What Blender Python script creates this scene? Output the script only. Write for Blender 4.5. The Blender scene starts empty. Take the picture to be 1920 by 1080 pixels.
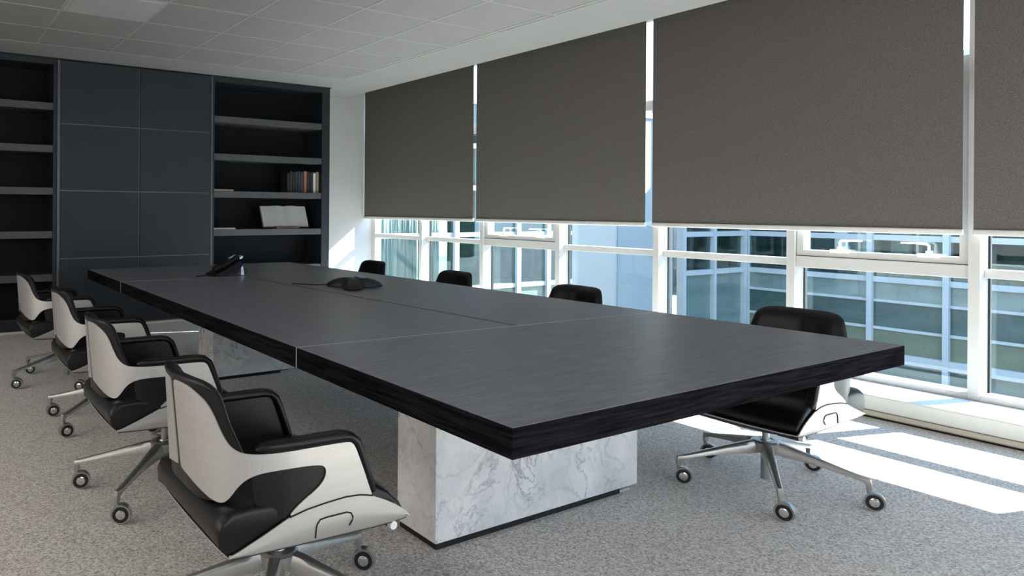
import bpy, bmesh, math, random
from mathutils import Vector, Matrix
random.seed(7)
S = bpy.context.scene
COL = S.collection
PI = math.pi

# ------------------------------------------------------------------ camera
H = 1.20
yaw, roll = math.radians(31.4), 0.0065
F = Vector((math.sin(yaw), math.cos(yaw), 0)); R0 = Vector((math.cos(yaw), -math.sin(yaw), 0)); U0 = Vector((0, 0, 1))
R2 = math.cos(roll) * R0 + math.sin(roll) * U0
U2 = -math.sin(roll) * R0 + math.cos(roll) * U0
cam = bpy.data.cameras.new('camera'); camo = bpy.data.objects.new('camera', cam); COL.objects.link(camo)
m = Matrix(((R2.x, U2.x, -F.x, 0), (R2.y, U2.y, -F.y, 0), (R2.z, U2.z, -F.z, H), (0, 0, 0, 1)))
camo.matrix_world = m
cam.sensor_width = 36; cam.lens = 1329 / 1920 * 36
cam.shift_x = 300 / 1920; cam.shift_y = -147.5 / 1920
cam.clip_start = 0.05; cam.clip_end = 300
S.camera = camo

# ------------------------------------------------------------------ light
S.view_settings.view_transform = 'Standard'; S.view_settings.look = 'None'
S.view_settings.gamma = 1.0; S.view_settings.use_curve_mapping = False
S.view_settings.exposure = 0.93
w = bpy.data.worlds.new('sky'); S.world = w; w.use_nodes = True
nt = w.node_tree; nt.nodes.clear()
out = nt.nodes.new('ShaderNodeOutputWorld'); bg = nt.nodes.new('ShaderNodeBackground')
tc = nt.nodes.new('ShaderNodeTexCoord'); sp = nt.nodes.new('ShaderNodeSeparateXYZ'); rp = nt.nodes.new('ShaderNodeValToRGB')
nt.links.new(tc.outputs['Generated'], sp.inputs[0]); nt.links.new(sp.outputs['Z'], rp.inputs[0])
e = rp.color_ramp.elements
e[0].position = 0.0; e[0].color = (0.74, 0.86, 1.0, 1); e[1].position = 0.7; e[1].color = (0.20, 0.40, 0.78, 1)
x = rp.color_ramp.elements.new(0.25); x.color = (0.42, 0.66, 0.97, 1)
nt.links.new(rp.outputs[0], bg.inputs[0]); bg.inputs[1].default_value = 4.0
nt.links.new(bg.outputs[0], out.inputs[0])

def aim(o, d): o.rotation_euler = Vector(d).to_track_quat('-Z', 'Y').to_euler()
sun = bpy.data.lights.new('sun', 'SUN'); so = bpy.data.objects.new('sun', sun); COL.objects.link(so)
sun.energy = 25; sun.angle = 0.009; sun.color = (1.0, 0.96, 0.90); aim(so, (-1, 0.31, -0.765)); so.location = (14, -4, 9)

def area(name, loc, d, sx, sy, en, col):
    l = bpy.data.lights.new(name, 'AREA'); o = bpy.data.objects.new(name, l); COL.objects.link(o)
    l.shape = 'RECTANGLE'; l.size = sx; l.size_y = sy; l.energy = en; l.color = col
    o.location = loc; aim(o, d); return o
# unseen fill lights added before the solid left wall and rear wall
area('fill_left_wall', (-2.72, 2.6, 1.45), (1, 0, -0.02), 6.0, 1.7, 36, (1.0, 0.93, 0.85))
area('fill_rear_wall', (1.2, -2.42, 1.5), (0, 1, -0.05), 4.5, 1.5, 34, (0.84, 0.92, 1.0))
# fill lights added under the ceiling, out of view behind and left of camera
for lx_, ly_, en_ in ((-1.5, 1.0, 6), (-1.5, 3.6, 6), (0.6, -1.2, 6), (2.8, -1.2, 6)):
    area('ceiling_fill_light', (lx_, ly_, 2.62), (0, 0, -1), 1.2, 1.2, en_, (1.0, 0.97, 0.93))

# ------------------------------------------------------------------ materials
MATS = {}
def mat(name, col, rough=0.5, metal=0.0, **k):
    if name in MATS: return MATS[name]
    m = bpy.data.materials.new(name); m.use_nodes = True; MATS[name] = m
    n = m.node_tree.nodes; L = m.node_tree.links; b = n['Principled BSDF']
    b.inputs['Base Color'].default_value = (*col, 1); b.inputs['Roughness'].default_value = rough; b.inputs['Metallic'].default_value = metal
    if 'spec' in k: b.inputs['Specular IOR Level'].default_value = k['spec']
    if 'coat' in k: b.inputs['Coat Weight'].default_value = k['coat']; b.inputs['Coat Roughness'].default_value = 0.12
    sc = k.get('scale'); 
    if sc:
        t = n.new('ShaderNodeTexCoord'); mp = n.new('ShaderNodeMapping'); nz = n.new('ShaderNodeTexNoise'); cr = n.new('ShaderNodeValToRGB')
        mp.inputs['Scale'].default_value = sc if isinstance(sc, tuple) else (sc, sc, sc)
        nz.inputs['Scale'].default_value = 1.0; nz.inputs['Detail'].default_value = k.get('detail', 3)
        L.new(t.outputs['Object'], mp.inputs[0]); L.new(mp.outputs[0], nz.inputs[0]); L.new(nz.outputs[0], cr.inputs[0])
        a = k.get('amt', 0.15); lo, hi = k.get('range', (0.35, 0.65))
        cr.color_ramp.elements[0].position = lo; cr.color_ramp.elements[1].position = hi
        c2 = k.get('col2')
        cr.color_ramp.elements[0].color = (*[c * (1 - a) for c in col], 1)
        cr.color_ramp.elements[1].color = (*(c2 if c2 else [min(1, c * (1 + a)) for c in col]), 1)
        L.new(cr.outputs[0], b.inputs['Base Color'])
        if k.get('bump'):
            bp = n.new('ShaderNodeBump'); bp.inputs['Strength'].default_value = k['bump']; bp.inputs['Distance'].default_value = k.get('bdist', 0.002)
            L.new(nz.outputs[0], bp.inputs['Height']); L.new(bp.outputs[0], b.inputs['Normal'])
    return m

M_alu = mat('brushed_aluminium', (0.56, 0.55, 0.535), 0.42, 0.7, scale=(5, 5, 120), amt=0.025, detail=3)
M_aluedge = mat('bright_aluminium_edge', (0.85, 0.85, 0.84), 0.3, 0.6)
M_cast = mat('cast_aluminium', (0.42, 0.415, 0.40), 0.33, 0.8, scale=40, amt=0.05)
M_chrome = mat('chrome', (0.8, 0.82, 0.84), 0.12, 1.0)
M_leather = mat('black_leather', (0.004, 0.004, 0.005), 0.36, 0, scale=220, amt=0.2, bump=0.2, bdist=0.0006, spec=0.35)
M_rubber = mat('black_rubber', (0.012, 0.012, 0.012), 0.5)
M_gap = mat('black_gap', (0.01, 0.01, 0.01), 0.8)
M_top_sheen = mat('dark_stained_oak_top_sheen', (0.145, 0.152, 0.176), 0.36, 0, scale=(9, 90, 9), amt=0.22, detail=5, bump=0.08, bdist=0.001, spec=0.75)  # pale bluish base colour has the window sheen on the oak painted in
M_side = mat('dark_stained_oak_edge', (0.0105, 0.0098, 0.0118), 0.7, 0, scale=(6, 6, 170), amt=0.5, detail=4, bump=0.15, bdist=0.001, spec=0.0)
M_strip = mat('joint_strip_grey', (0.48, 0.48, 0.49), 0.4, 0.2)
M_cab = mat('blue_grey_lacquer', (0.017, 0.0225, 0.029), 0.45, 0, scale=(3, 3, 40), amt=0.08, spec=0.35)
M_shelf = mat('grey_stained_shelf', (0.062, 0.062, 0.068), 0.45, 0, scale=(60, 4, 60), amt=0.15)
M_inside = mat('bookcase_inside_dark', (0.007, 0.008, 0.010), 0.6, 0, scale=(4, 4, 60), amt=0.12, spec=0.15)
M_trimline = mat('grey_edge_trim', (0.13, 0.13, 0.135), 0.4, 0.4)
M_wall = mat('white_paint', (0.50, 0.49, 0.475), 0.85, 0, scale=3, amt=0.02)
M_ceil = mat('ceiling_plaster', (0.33, 0.32, 0.31), 0.9, 0, scale=3, amt=0.02)
M_tile = mat('ceiling_tile_metal', (0.29, 0.278, 0.27), 0.75, 0, scale=4, amt=0.03)
M_grid = mat('ceiling_grid_bar', (0.38, 0.37, 0.36), 0.7)
M_lightp = mat('light_diffuser_off', (0.44, 0.435, 0.43), 0.6)
M_frame = mat('white_window_frame', (0.52, 0.51, 0.50), 0.45, 0, scale=5, amt=0.02)
M_handle = mat('white_handle', (0.86, 0.86, 0.85), 0.3)
M_sill = mat('white_sill', (0.68, 0.68, 0.67), 0.5, 0, scale=5, amt=0.02)
M_kick = mat('beige_baseboard', (0.62, 0.56, 0.48), 0.5)
M_bar = mat('blind_bottom_bar', (0.66, 0.65, 0.63), 0.4, 0.2)
M_white = mat('facade_white_metal', (0.36, 0.35, 0.325), 0.5)
M_wblock = mat('pale_render', (0.27, 0.265, 0.245), 0.8, 0, scale=1.2, amt=0.03)
M_ground = mat('courtyard_paving', (0.22, 0.22, 0.21), 0.8, 0, scale=3, amt=0.1)
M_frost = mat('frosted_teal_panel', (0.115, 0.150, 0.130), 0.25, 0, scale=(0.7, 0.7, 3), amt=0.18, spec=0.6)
M_khaki_refl = mat('khaki_reflection_pane', (0.115, 0.118, 0.070), 0.5, 0, scale=(1, 1, 4), amt=0.12)  # greenish reflection in the facade glass, painted as a flat colour
M_tealdk_refl = mat('dark_teal_reflection_pane', (0.035, 0.062, 0.055), 0.3, 0, scale=(1, 1, 4), amt=0.2)  # dark teal bands reflected in the glass, put into the base colour
M_curt = mat('pale_curtain', (0.80, 0.62, 0.60), 0.9, 0, scale=(14, 14, 0.8), amt=0.25)
M_room = mat('dim_room_teal', (0.07, 0.11, 0.10), 0.8, 0, scale=(2.5, 2.5, 0.7), amt=0.6)
M_roomk = mat('dim_room_khaki', (0.13, 0.11, 0.065), 0.8, 0, scale=(1, 1, 6), amt=0.3)
M_paper = mat('page_white', (0.42, 0.42, 0.41), 0.8)
M_phone = mat('phone_black_plastic', (0.006, 0.006, 0.007), 0.45, spec=0.2)
M_conf = mat('conference_dark_grey', (0.014, 0.014, 0.015), 0.42, spec=0.35)
M_silver = mat('silver_plastic', (0.62, 0.66, 0.70), 0.3, 0.4)
M_lcd = mat('blue_grey_display', (0.06, 0.12, 0.20), 0.2)

def glass(name, tint, refl=0.08):
    m = bpy.data.materials.new(name); m.use_nodes = True; MATS[name] = m
    n = m.node_tree.nodes; L = m.node_tree.links; n.clear()
    o = n.new('ShaderNodeOutputMaterial'); t = n.new('ShaderNodeBsdfTransparent'); g = n.new('ShaderNodeBsdfGlossy'); mx = n.new('ShaderNodeMixShader'); fr = n.new('ShaderNodeLayerWeight'); pw = n.new('ShaderNodeMath'); ad = n.new('ShaderNodeMath')
    t.inputs[0].default_value = (*tint, 1); g.inputs['Roughness'].default_value = 0.02; g.inputs[0].default_value = (0.9, 0.95, 1, 1)
    fr.inputs[0].default_value = 0.5; pw.operation = 'POWER'; pw.inputs[1].default_value = 4.0; ad.operation = 'MULTIPLY_ADD'; ad.inputs[1].default_value = 0.5; ad.inputs[2].default_value = 0.03 + refl; L.new(fr.outputs['Facing'], pw.inputs[0])
    L.new(pw.outputs[0], ad.inputs[0]); L.new(ad.outputs[0], mx.inputs[0]); L.new(t.outputs[0], mx.inputs[1]); L.new(g.outputs[0], mx.inputs[2]); L.new(mx.outputs[0], o.inputs[0])
    return m
M_glass = glass('window_glass', (0.90, 0.965, 0.975), 0.0)
M_fglass = glass('facade_glass', (0.60, 0.72, 0.70), 0.03)

def carpet():
    m = bpy.data.materials.new('speckled_carpet'); m.use_nodes = True
    n = m.node_tree.nodes; L = m.node_tree.links; b = n['Principled BSDF']; b.inputs['Roughness'].default_value = 0.95; b.inputs['Specular IOR Level'].default_value = 0.1
    t = n.new('ShaderNodeTexCoord'); a = n.new('ShaderNodeTexNoise'); a.inputs['Scale'].default_value = 125; b.inputs['Sheen Weight'].default_value = 0.35; b.inputs['Sheen Roughness'].default_value = 0.35; a.inputs['Detail'].default_value = 3; a.inputs['Roughness'].default_value = 0.7
    c = n.new('ShaderNodeTexNoise'); c.inputs['Scale'].default_value = 42; c.inputs['Detail'].default_value = 2
    r = n.new('ShaderNodeValToRGB'); E = r.color_ramp.elements
    E[0].position = 0.33; E[0].color = (0.25, 0.225, 0.205, 1); E[1].position = 0.68; E[1].color = (0.97, 0.92, 0.86, 1)
    q = E.new(0.5); q.color = (0.66, 0.61, 0.56, 1)
    mx = n.new('ShaderNodeMixRGB'); mx.blend_type = 'MULTIPLY'; mx.inputs[0].default_value = 0.2
    L.new(t.outputs['Object'], a.inputs[0]); L.new(t.outputs['Object'], c.inputs[0]); L.new(a.outputs[0], r.inputs[0]); L.new(r.outputs[0], mx.inputs[1]); L.new(c.outputs[0], mx.inputs[2])
    L.new(mx.outputs[0], b.inputs['Base Color'])
    bp = n.new('ShaderNodeBump'); bp.inputs['Strength'].default_value = 0.5; bp.inputs['Distance'].default_value = 0.004
    L.new(a.outputs[0], bp.inputs['Height']); L.new(bp.outputs[0], b.inputs['Normal'])
    return m
M_carpet = carpet()

def marble():
    m = bpy.data.materials.new('white_veined_marble'); m.use_nodes = True
    n = m.node_tree.nodes; L = m.node_tree.links; b = n['Principled BSDF']; b.inputs['Roughness'].default_value = 0.3
    t = n.new('ShaderNodeTexCoord')
    def vein(scale, width, seed, dist):
        mp = n.new('ShaderNodeMapping'); mp.inputs['Location'].default_value = (seed, seed * 1.7, seed * .3); mp.inputs['Scale'].default_value = (scale, scale, scale * .8); mp.inputs['Rotation'].default_value = (0.3, 0.7, 0.2)
        z = n.new('ShaderNodeTexNoise'); z.inputs['Scale'].default_value = 1; z.inputs['Detail'].default_value = 7; z.inputs['Roughness'].default_value = 0.62; z.inputs['Distortion'].default_value = dist
        s = n.new('ShaderNodeMath'); s.operation = 'SUBTRACT'; s.inputs[1].default_value = 0.5
        ab = n.new('ShaderNodeMath'); ab.operation = 'ABSOLUTE'
        r = n.new('ShaderNodeMapRange'); r.inputs['From Min'].default_value = 0; r.inputs['From Max'].default_value = width
        r.inputs['To Min'].default_value = 1; r.inputs['To Max'].default_value = 0
        L.new(t.outputs['Object'], mp.inputs[0]); L.new(mp.outputs[0], z.inputs[0]); L.new(z.outputs[0], s.inputs[0]); L.new(s.outputs[0], ab.inputs[0]); L.new(ab.outputs[0], r.inputs[0]); return r
    v1 = vein(2.6, 0.017, 3.1, 1.2); v2 = vein(6.0, 0.026, 8.2, 0.9)
    msk = n.new('ShaderNodeTexNoise'); msk.inputs['Scale'].default_value = 3.2; msk.inputs['Detail'].default_value = 3
    mr = n.new('ShaderNodeMapRange'); mr.inputs['From Min'].default_value = 0.34; mr.inputs['From Max'].default_value = 0.60
    L.new(t.outputs['Object'], msk.inputs[0]); L.new(msk.outputs[0], mr.inputs[0])
    a1 = n.new('ShaderNodeMath'); a1.operation = 'MULTIPLY'; L.new(v1.outputs[0], a1.inputs[0]); L.new(mr.outputs[0], a1.inputs[1])
    a2 = n.new('ShaderNodeMath'); a2.operation = 'MULTIPLY'; L.new(v2.outputs[0], a2.inputs[0]); L.new(mr.outputs[0], a2.inputs[1])
    a3 = n.new('ShaderNodeMath'); a3.operation = 'MULTIPLY'; a3.inputs[1].default_value = 0.5; L.new(a2.outputs[0], a3.inputs[0])
    ad = n.new('ShaderNodeMath'); ad.operation = 'ADD'; ad.use_clamp = True; L.new(a1.outputs[0], ad.inputs[0]); L.new(a3.outputs[0], ad.inputs[1])
    cl = n.new('ShaderNodeTexNoise'); cl.inputs['Scale'].default_value = 5; cl.inputs['Detail'].default_value = 4
    L.new(t.outputs['Object'], cl.inputs[0])
    r = n.new('ShaderNodeValToRGB'); r.color_ramp.elements[0].position = 0.35; r.color_ramp.elements[0].color = (0.70, 0.71, 0.73, 1); r.color_ramp.elements[1].position = 0.6; r.color_ramp.elements[1].color = (0.90, 0.89, 0.88, 1)
    L.new(cl.outputs[0], r.inputs[0])
    mx = n.new('ShaderNodeMixRGB'); L.new(ad.outputs[0], mx.inputs[0]); L.new(r.outputs[0], mx.inputs[1]); mx.inputs[2].default_value = (0.36, 0.37, 0.39, 1)
    L.new(mx.outputs[0], b.inputs['Base Color']); return m
M_marble = marble()

def fabric():
    m = bpy.data.materials.new('woven_blind_fabric'); m.use_nodes = True
    n = m.node_tree.nodes; L = m.node_tree.links; b = n['Principled BSDF']; b.inputs['Roughness'].default_value = 0.9; b.inputs['Specular IOR Level'].default_value = 0.15
    t = n.new('ShaderNodeTexCoord'); cs = []
    for sc in ((110, 110, 620), (110, 420, 110)):
        mp = n.new('ShaderNodeMapping'); mp.inputs['Scale'].default_value = sc; z = n.new('ShaderNodeTexNoise'); z.inputs['Scale'].default_value = 1; z.inputs['Detail'].default_value = 2
        L.new(t.outputs['Object'], mp.inputs[0]); L.new(mp.outputs[0], z.inputs[0]); cs.append(z)
    ad = n.new('ShaderNodeMath'); ad.operation = 'ADD'; L.new(cs[0].outputs[0], ad.inputs[0]); L.new(cs[1].outputs[0], ad.inputs[1])
    hf = n.new('ShaderNodeMath'); hf.operation = 'MULTIPLY'; hf.inputs[1].default_value = 0.5; L.new(ad.outputs[0], hf.inputs[0])
    r = n.new('ShaderNodeValToRGB'); r.color_ramp.elements[0].position = 0.38; r.color_ramp.elements[0].color = (0.074, 0.0655, 0.061, 1)
    r.color_ramp.elements[1].position = 0.62; r.color_ramp.elements[1].color = (0.178, 0.162, 0.153, 1)
    L.new(hf.outputs[0], r.inputs[0]); L.new(r.outputs[0], b.inputs['Base Color'])
    bp = n.new('ShaderNodeBump'); bp.inputs['Strength'].default_value = 0.3; bp.inputs['Distance'].default_value = 0.001
    L.new(hf.outputs[0], bp.inputs['Height']); L.new(bp.outputs[0], b.inputs['Normal']); return m
M_blind = fabric()

# ------------------------------------------------------------------ helpers
def link(name, me, parent=None, loc=(0, 0, 0), rotz=0):
    o = bpy.data.objects.new(name, me); COL.objects.link(o); o.location = loc; o.rotation_euler = (0, 0, rotz)
    if parent: o.parent = parent
    return o
def obj(name, bm, m, parent=None, smooth=False, loc=(0, 0, 0), rotz=0, angle=None):
    me = bpy.data.meshes.new(name); bmesh.ops.recalc_face_normals(bm, faces=bm.faces[:])
    if smooth:
        lim = math.radians(angle or 35)
        for ed in bm.edges:
            if len(ed.link_faces) == 2 and ed.calc_face_angle(0) > lim: ed.smooth = False
        for f in bm.faces: f.smooth = True
    bm.to_mesh(me); bm.free(); me.materials.append(m)
    return link(name, me, parent, loc, rotz)
def tag(o, label=None, cat=None, group=None, kind=None):
    if label: o['label'] = label
    if cat: o['category'] = cat
    if group: o['group'] = group
    if kind: o['kind'] = kind
    return o
def thing(name, label, cat, loc=(0, 0, 0), rotz=0, group=None):
    o = bpy.data.objects.new(name, None); COL.objects.link(o); o.empty_display_size = 0.1; o.location = loc; o.rotation_euler = (0, 0, rotz)
    return tag(o, label, cat, group)
def bx(bm, x0, x1, y0, y1, z0, z1):
    v = [bm.verts.new((x, y, z)) for z in (z0, z1) for y in (y0, y1) for x in (x0, x1)]
    for f in ((0, 2, 3, 1), (4, 5, 7, 6), (0, 1, 5, 4), (2, 6, 7, 3), (0, 4, 6, 2), (1, 3, 7, 5)): bm.faces.new([v[i] for i in f])
    return v
def box(name, x0, x1, y0, y1, z0, z1, m, parent=None, bev=0.0, seg=1, **k):
    """box whose object origin is at its own centre"""
    c = ((x0 + x1) / 2, (y0 + y1) / 2, (z0 + z1) / 2)
    bm = bmesh.new(); bx(bm, x0 - c[0], x1 - c[0], y0 - c[1], y1 - c[1], z0 - c[2], z1 - c[2])
    if bev: bmesh.ops.bevel(bm, geom=bm.edges[:], offset=bev, segments=seg, affect='EDGES', profile=0.5)
    return obj(name, bm, m, parent, loc=c, smooth=seg > 1, **k)
def cyl(bm, p0, p1, r0, r1=None, n=16, caps=True):
    r1 = r0 if r1 is None else r1; p0 = Vector(p0); p1 = Vector(p1); d = (p1 - p0).normalized()
    a = d.orthogonal().normalized(); b = d.cross(a); A = []; B = []
    for i in range(n):
        t = 2 * PI * i / n; q = a * math.cos(t) + b * math.sin(t); A.append(bm.verts.new(p0 + q * r0)); B.append(bm.verts.new(p1 + q * r1))
    for i in range(n): bm.faces.new((A[i], A[(i + 1) % n], B[(i + 1) % n], B[i]))
    if caps: bm.faces.new(A[::-1]); bm.faces.new(B)
def tube(bm, pts, r, n=8, closed=False, flat=1.0, up=(0, 0, 1)):
    pts = [Vector(p) for p in pts]; rings = []
    N = len(pts)
    for i, p in enumerate(pts):
        d = (pts[min(i + 1, N - 1)] - pts[max(i - 1, 0)]).normalized() if not closed else (pts[(i + 1) % N] - pts[i - 1]).normalized()
        s = d.cross(Vector(up)); s = s.normalized() if s.length > 1e-4 else d.orthogonal().normalized(); u = s.cross(d)
        rr = r[i] if isinstance(r, (list, tuple)) else r
        rings.append([bm.verts.new(p + s * math.cos(2 * PI * k / n) * rr + u * math.sin(2 * PI * k / n) * rr * flat) for k in range(n)])
    for i in range(N - (0 if closed else 1)):
        a, b = rings[i], rings[(i + 1) % N]
        for k in range(n): bm.faces.new((a[k], a[(k + 1) % n], b[(k + 1) % n], b[k]))
    if not closed: bm.faces.new(rings[0][::-1]); bm.faces.new(rings[-1])
def lathe(bm, prof, n=24, axis='z', closed=False):
    rings = []
    for r, h in prof:
        rings.append([bm.verts.new({'z': (r * math.cos(2 * PI * k / n), r * math.sin(2 * PI * k / n), h), 'y': (r * math.cos(2 * PI * k / n), h, r * math.sin(2 * PI * k / n))}[axis]) for k in range(n)])
    P = list(zip(rings, rings[1:])) + ([(rings[-1], rings[0])] if closed else [])
    for a, b in P:
        for k in range(n): bm.faces.new((a[k], a[(k + 1) % n], b[(k + 1) % n], b[k]))
    if not closed: bm.faces.new(rings[0][::-1]); bm.faces.new(rings[-1])
def loft(bm, rings, cap=True):
    V = [[bm.verts.new(p) for p in r] for r in rings]; n = len(V[0])
    for a, b in zip(V, V[1:]):
        for k in range(n): bm.faces.new((a[k], a[(k + 1) % n], b[(k + 1) % n], b[k]))
    if cap: bm.faces.new(V[0][::-1]); bm.faces.new(V[-1])
def chaikin(p, it=2):
    for _ in range(it):
        q = []
        for i in range(len(p)):
            a = p[i]; b = p[(i + 1) % len(p)]
            q += [(a[0] * .75 + b[0] * .25, a[1] * .75 + b[1] * .25), (a[0] * .25 + b[0] * .75, a[1] * .25 + b[1] * .75)]
        p = q
    return p
def lerp_tab(tab, v):
    if v <= tab[0][0]: return tab[0][1]
    for (a, fa), (b, fb) in zip(tab, tab[1:]):
        if v <= b: t = (v - a) / (b - a); return fa + (fb - fa) * t
    return tab[-1][1]

# ------------------------------------------------------------------ room shell
ZC = 2.65; YW = 8.03; XM = 5.13
floor = tag(box('floor', -2.8, 4.80, -2.5, YW, -0.12, 0.0, M_carpet), kind='structure')
tag(box('wall_far', -2.9, 5.32, YW, YW + 0.15, -0.12, 3.0, M_wall), kind='structure')
tag(box('wall_rear', -2.9, 5.32, -2.65, -2.5, -0.12, 3.0, M_wall), kind='structure')
tag(box('wall_left', -2.95, -2.8, -2.65, YW + 0.15, -0.12, 3.0, M_wall), kind='structure')
# ceiling: border of plaster, hung grid with single tiles
bm = bmesh.new()
bx(bm, 4.03, 4.72, -2.5, YW, ZC, ZC + 0.06)            # border along the windows
bx(bm, -2.8, 4.03, 6.80, YW, ZC, ZC + 0.06)            # border along the cabinet
bx(bm, -2.8, 4.03, -2.5, 6.80, ZC + 0.010, ZC + 0.06)  # carrier above the tiles
bx(bm, 4.72, 5.32, -2.5, YW, 2.90, 2.96)               # lid of the blind pocket
bx(bm, 4.66, 4.72, -2.5, YW, ZC + 0.06, 2.90)
ceil = tag(obj('ceiling', bm, M_ceil), kind='structure')
XS = [0.875 + 0.62 * i for i in range(-4, 6)]; YS = [6.18 - 0.62 * i for i in range(0, 13)]
XS = [x for x in XS if x > -2.7]
xe = [-2.8] + XS + [4.03]; ye = [6.80] + YS + [-2.5]
tile_mesh = {}
for i in range(len(xe) - 1):
    for j in range(len(ye) - 1):
        x0, x1, y1, y0 = xe[i], xe[i + 1], ye[j], ye[j + 1]
        if x1 < -0.5 or y0 < 0.0: continue
        if abs(x0 - 0.875) < .01 and abs(y1 - 5.56) < .01: continue
        w_, d_ = round(x1 - x0 - 0.012, 4), round(y1 - y0 - 0.012, 4)
        if w_ < 0.03: continue
        if (w_, d_) not in tile_mesh:
            bm = bmesh.new(); bx(bm, -w_ / 2, w_ / 2, -d_ / 2, d_ / 2, 0, 0.012)
            bmesh.ops.bevel(bm, geom=[e_ for e_ in bm.edges if all(v.co.z < .001 for v in e_.verts)], offset=0.003, segments=1, affect='EDGES')
            me = bpy.data.meshes.new('ceiling_tile'); bmesh.ops.recalc_face_normals(bm, faces=bm.faces[:]); bm.to_mesh(me); bm.free(); me.materials.append(M_tile); tile_mesh[(w_, d_)] = me
        link('ceiling_tile', tile_mesh[(w_, d_)], ceil, ((x0 + x1) / 2, (y0 + y1) / 2, ZC - 0.001 + random.uniform(-.0006, .0006)))
for x in XS + [4.03]: box('grid_bar', x - 0.0085, x + 0.0085, -0.5, 6.80, ZC - 0.004, ZC + 0.012, M_grid, ceil)
for y in [6.80] + YS:
    if y > 0: box('grid_bar', -0.6, 4.03, y - 0.0085, y + 0.0085, ZC - 0.0038, ZC + 0.012, M_grid, ceil)
# one unlit light panel in the grid
lp = thing('ceiling_light', 'pale square light panel set in the tiled ceiling, unlit', 'ceiling light', (1.185, 5.25, ZC))
box('diffuser', -0.275, 0.275, -0.275, 0.275, -0.010, 0.006, M_lightp, lp, bev=0.003)
bm = bmesh.new()
for a in ((-.30, .30, -.30, -.276), (-.30, .30, .276, .30), (-.30, -.276, -.276, .276), (.276, .30, -.276, .276)): bx(bm, *a, -0.006, 0.008)
obj('frame', bm, M_lightp, lp)

wl, wr = bpy.data.objects['wall_left'], bpy.data.objects['wall_rear']
def ring(name, axis, c, hw, hh, t, m, parent, d=0.03):
    bm = bmesh.new()
    for a0, a1, b0, b1 in ((-hw - t, hw + t, -hh - t, -hh), (-hw - t, hw + t, hh, hh + t), (-hw - t, -hw, -hh, hh), (hw, hw + t, -hh, hh)):
        if axis == 'x': bx(bm, -d, d, a0, a1, b0, b1)
        elif axis == 'y': bx(bm, a0, a1, -d, d, b0, b1)
        else: bx(bm, a0, a1, b0, b1, -d, d)
    o = obj(name, bm, m, parent); o.location = Vector(c) - (parent.location if parent else Vector((0, 0, 0))); return o
ring('window_frame', 'x', (-2.76, 2.6, 1.45), 3.0, 0.85, 0.06, M_frame, wl, 0.04)  # bars put round the added left fill, no opening in the wall
ring('window_frame', 'y', (1.2, -2.46, 1.5), 2.25, 0.75, 0.06, M_frame, wr, 0.04)  # surround for the added rear fill on an unbroken wall
for lx_, ly_ in ((-1.5, 1.0), (-1.5, 3.6), (0.6, -1.2), (2.8, -1.2)): ring('ceiling_fill_frame', 'z', (lx_, ly_, 2.635), 0.60, 0.60, 0.02, M_grid, ceil, 0.014)  # rims round the added ceiling fills

# ------------------------------------------------------------------ window wall
sillo = tag(box('wall_right', 4.765, 5.32, -2.5, YW, 0.044, 0.128, M_sill, bev=0.004), kind='structure')
box('sill_board', 4.757, 5.30, -2.5, YW, 0.128, 0.134, M_sill, sillo, bev=0.002).location = (5.0285, 2.75, 0.131)
bpy.data.objects['sill_board'].parent = None
sb = bpy.data.objects['sill_board']; sb.parent = sillo; sb.matrix_parent_inverse = Matrix.Translation(sillo.location).inverted()
def adopt(c, p): c.parent = p; c.matrix_parent_inverse = Matrix.Translation(p.location).inverted(); return c
bm = bmesh.new()
prof = [(4.80, 0.010), (4.762, 0.010), (4.751, 0.018), (4.751, 0.034), (4.760, 0.041), (4.80, 0.041)]
loft(bm, [[(px, y, pz) for px, pz in prof] for y in (-2.5, YW)])
tag(obj('baseboard_right', bm, M_kick, smooth=True), kind='structure')
tag(box('trim_1', 4.765, 4.80, -2.5, YW, 0.0, 0.009, M_gap), kind='structure')
tag(box('trim_2', 4.775, 5.0, -2.5, YW, 0.0405, 0.0445, M_gap), kind='structure')
near = [1.572, 2.569, 3.618, 4.663, 5.717, 6.797, 7.896]
wid = 0.055
ys = [-1.55, -0.52, 0.53] + near
sash_bays = {1.572, 4.663, -1.55}     # bays starting at these near edges have an opening sash
wn = 1
def trimbox(*a, **k): return tag(box(*a, **k), kind='structure')
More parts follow.
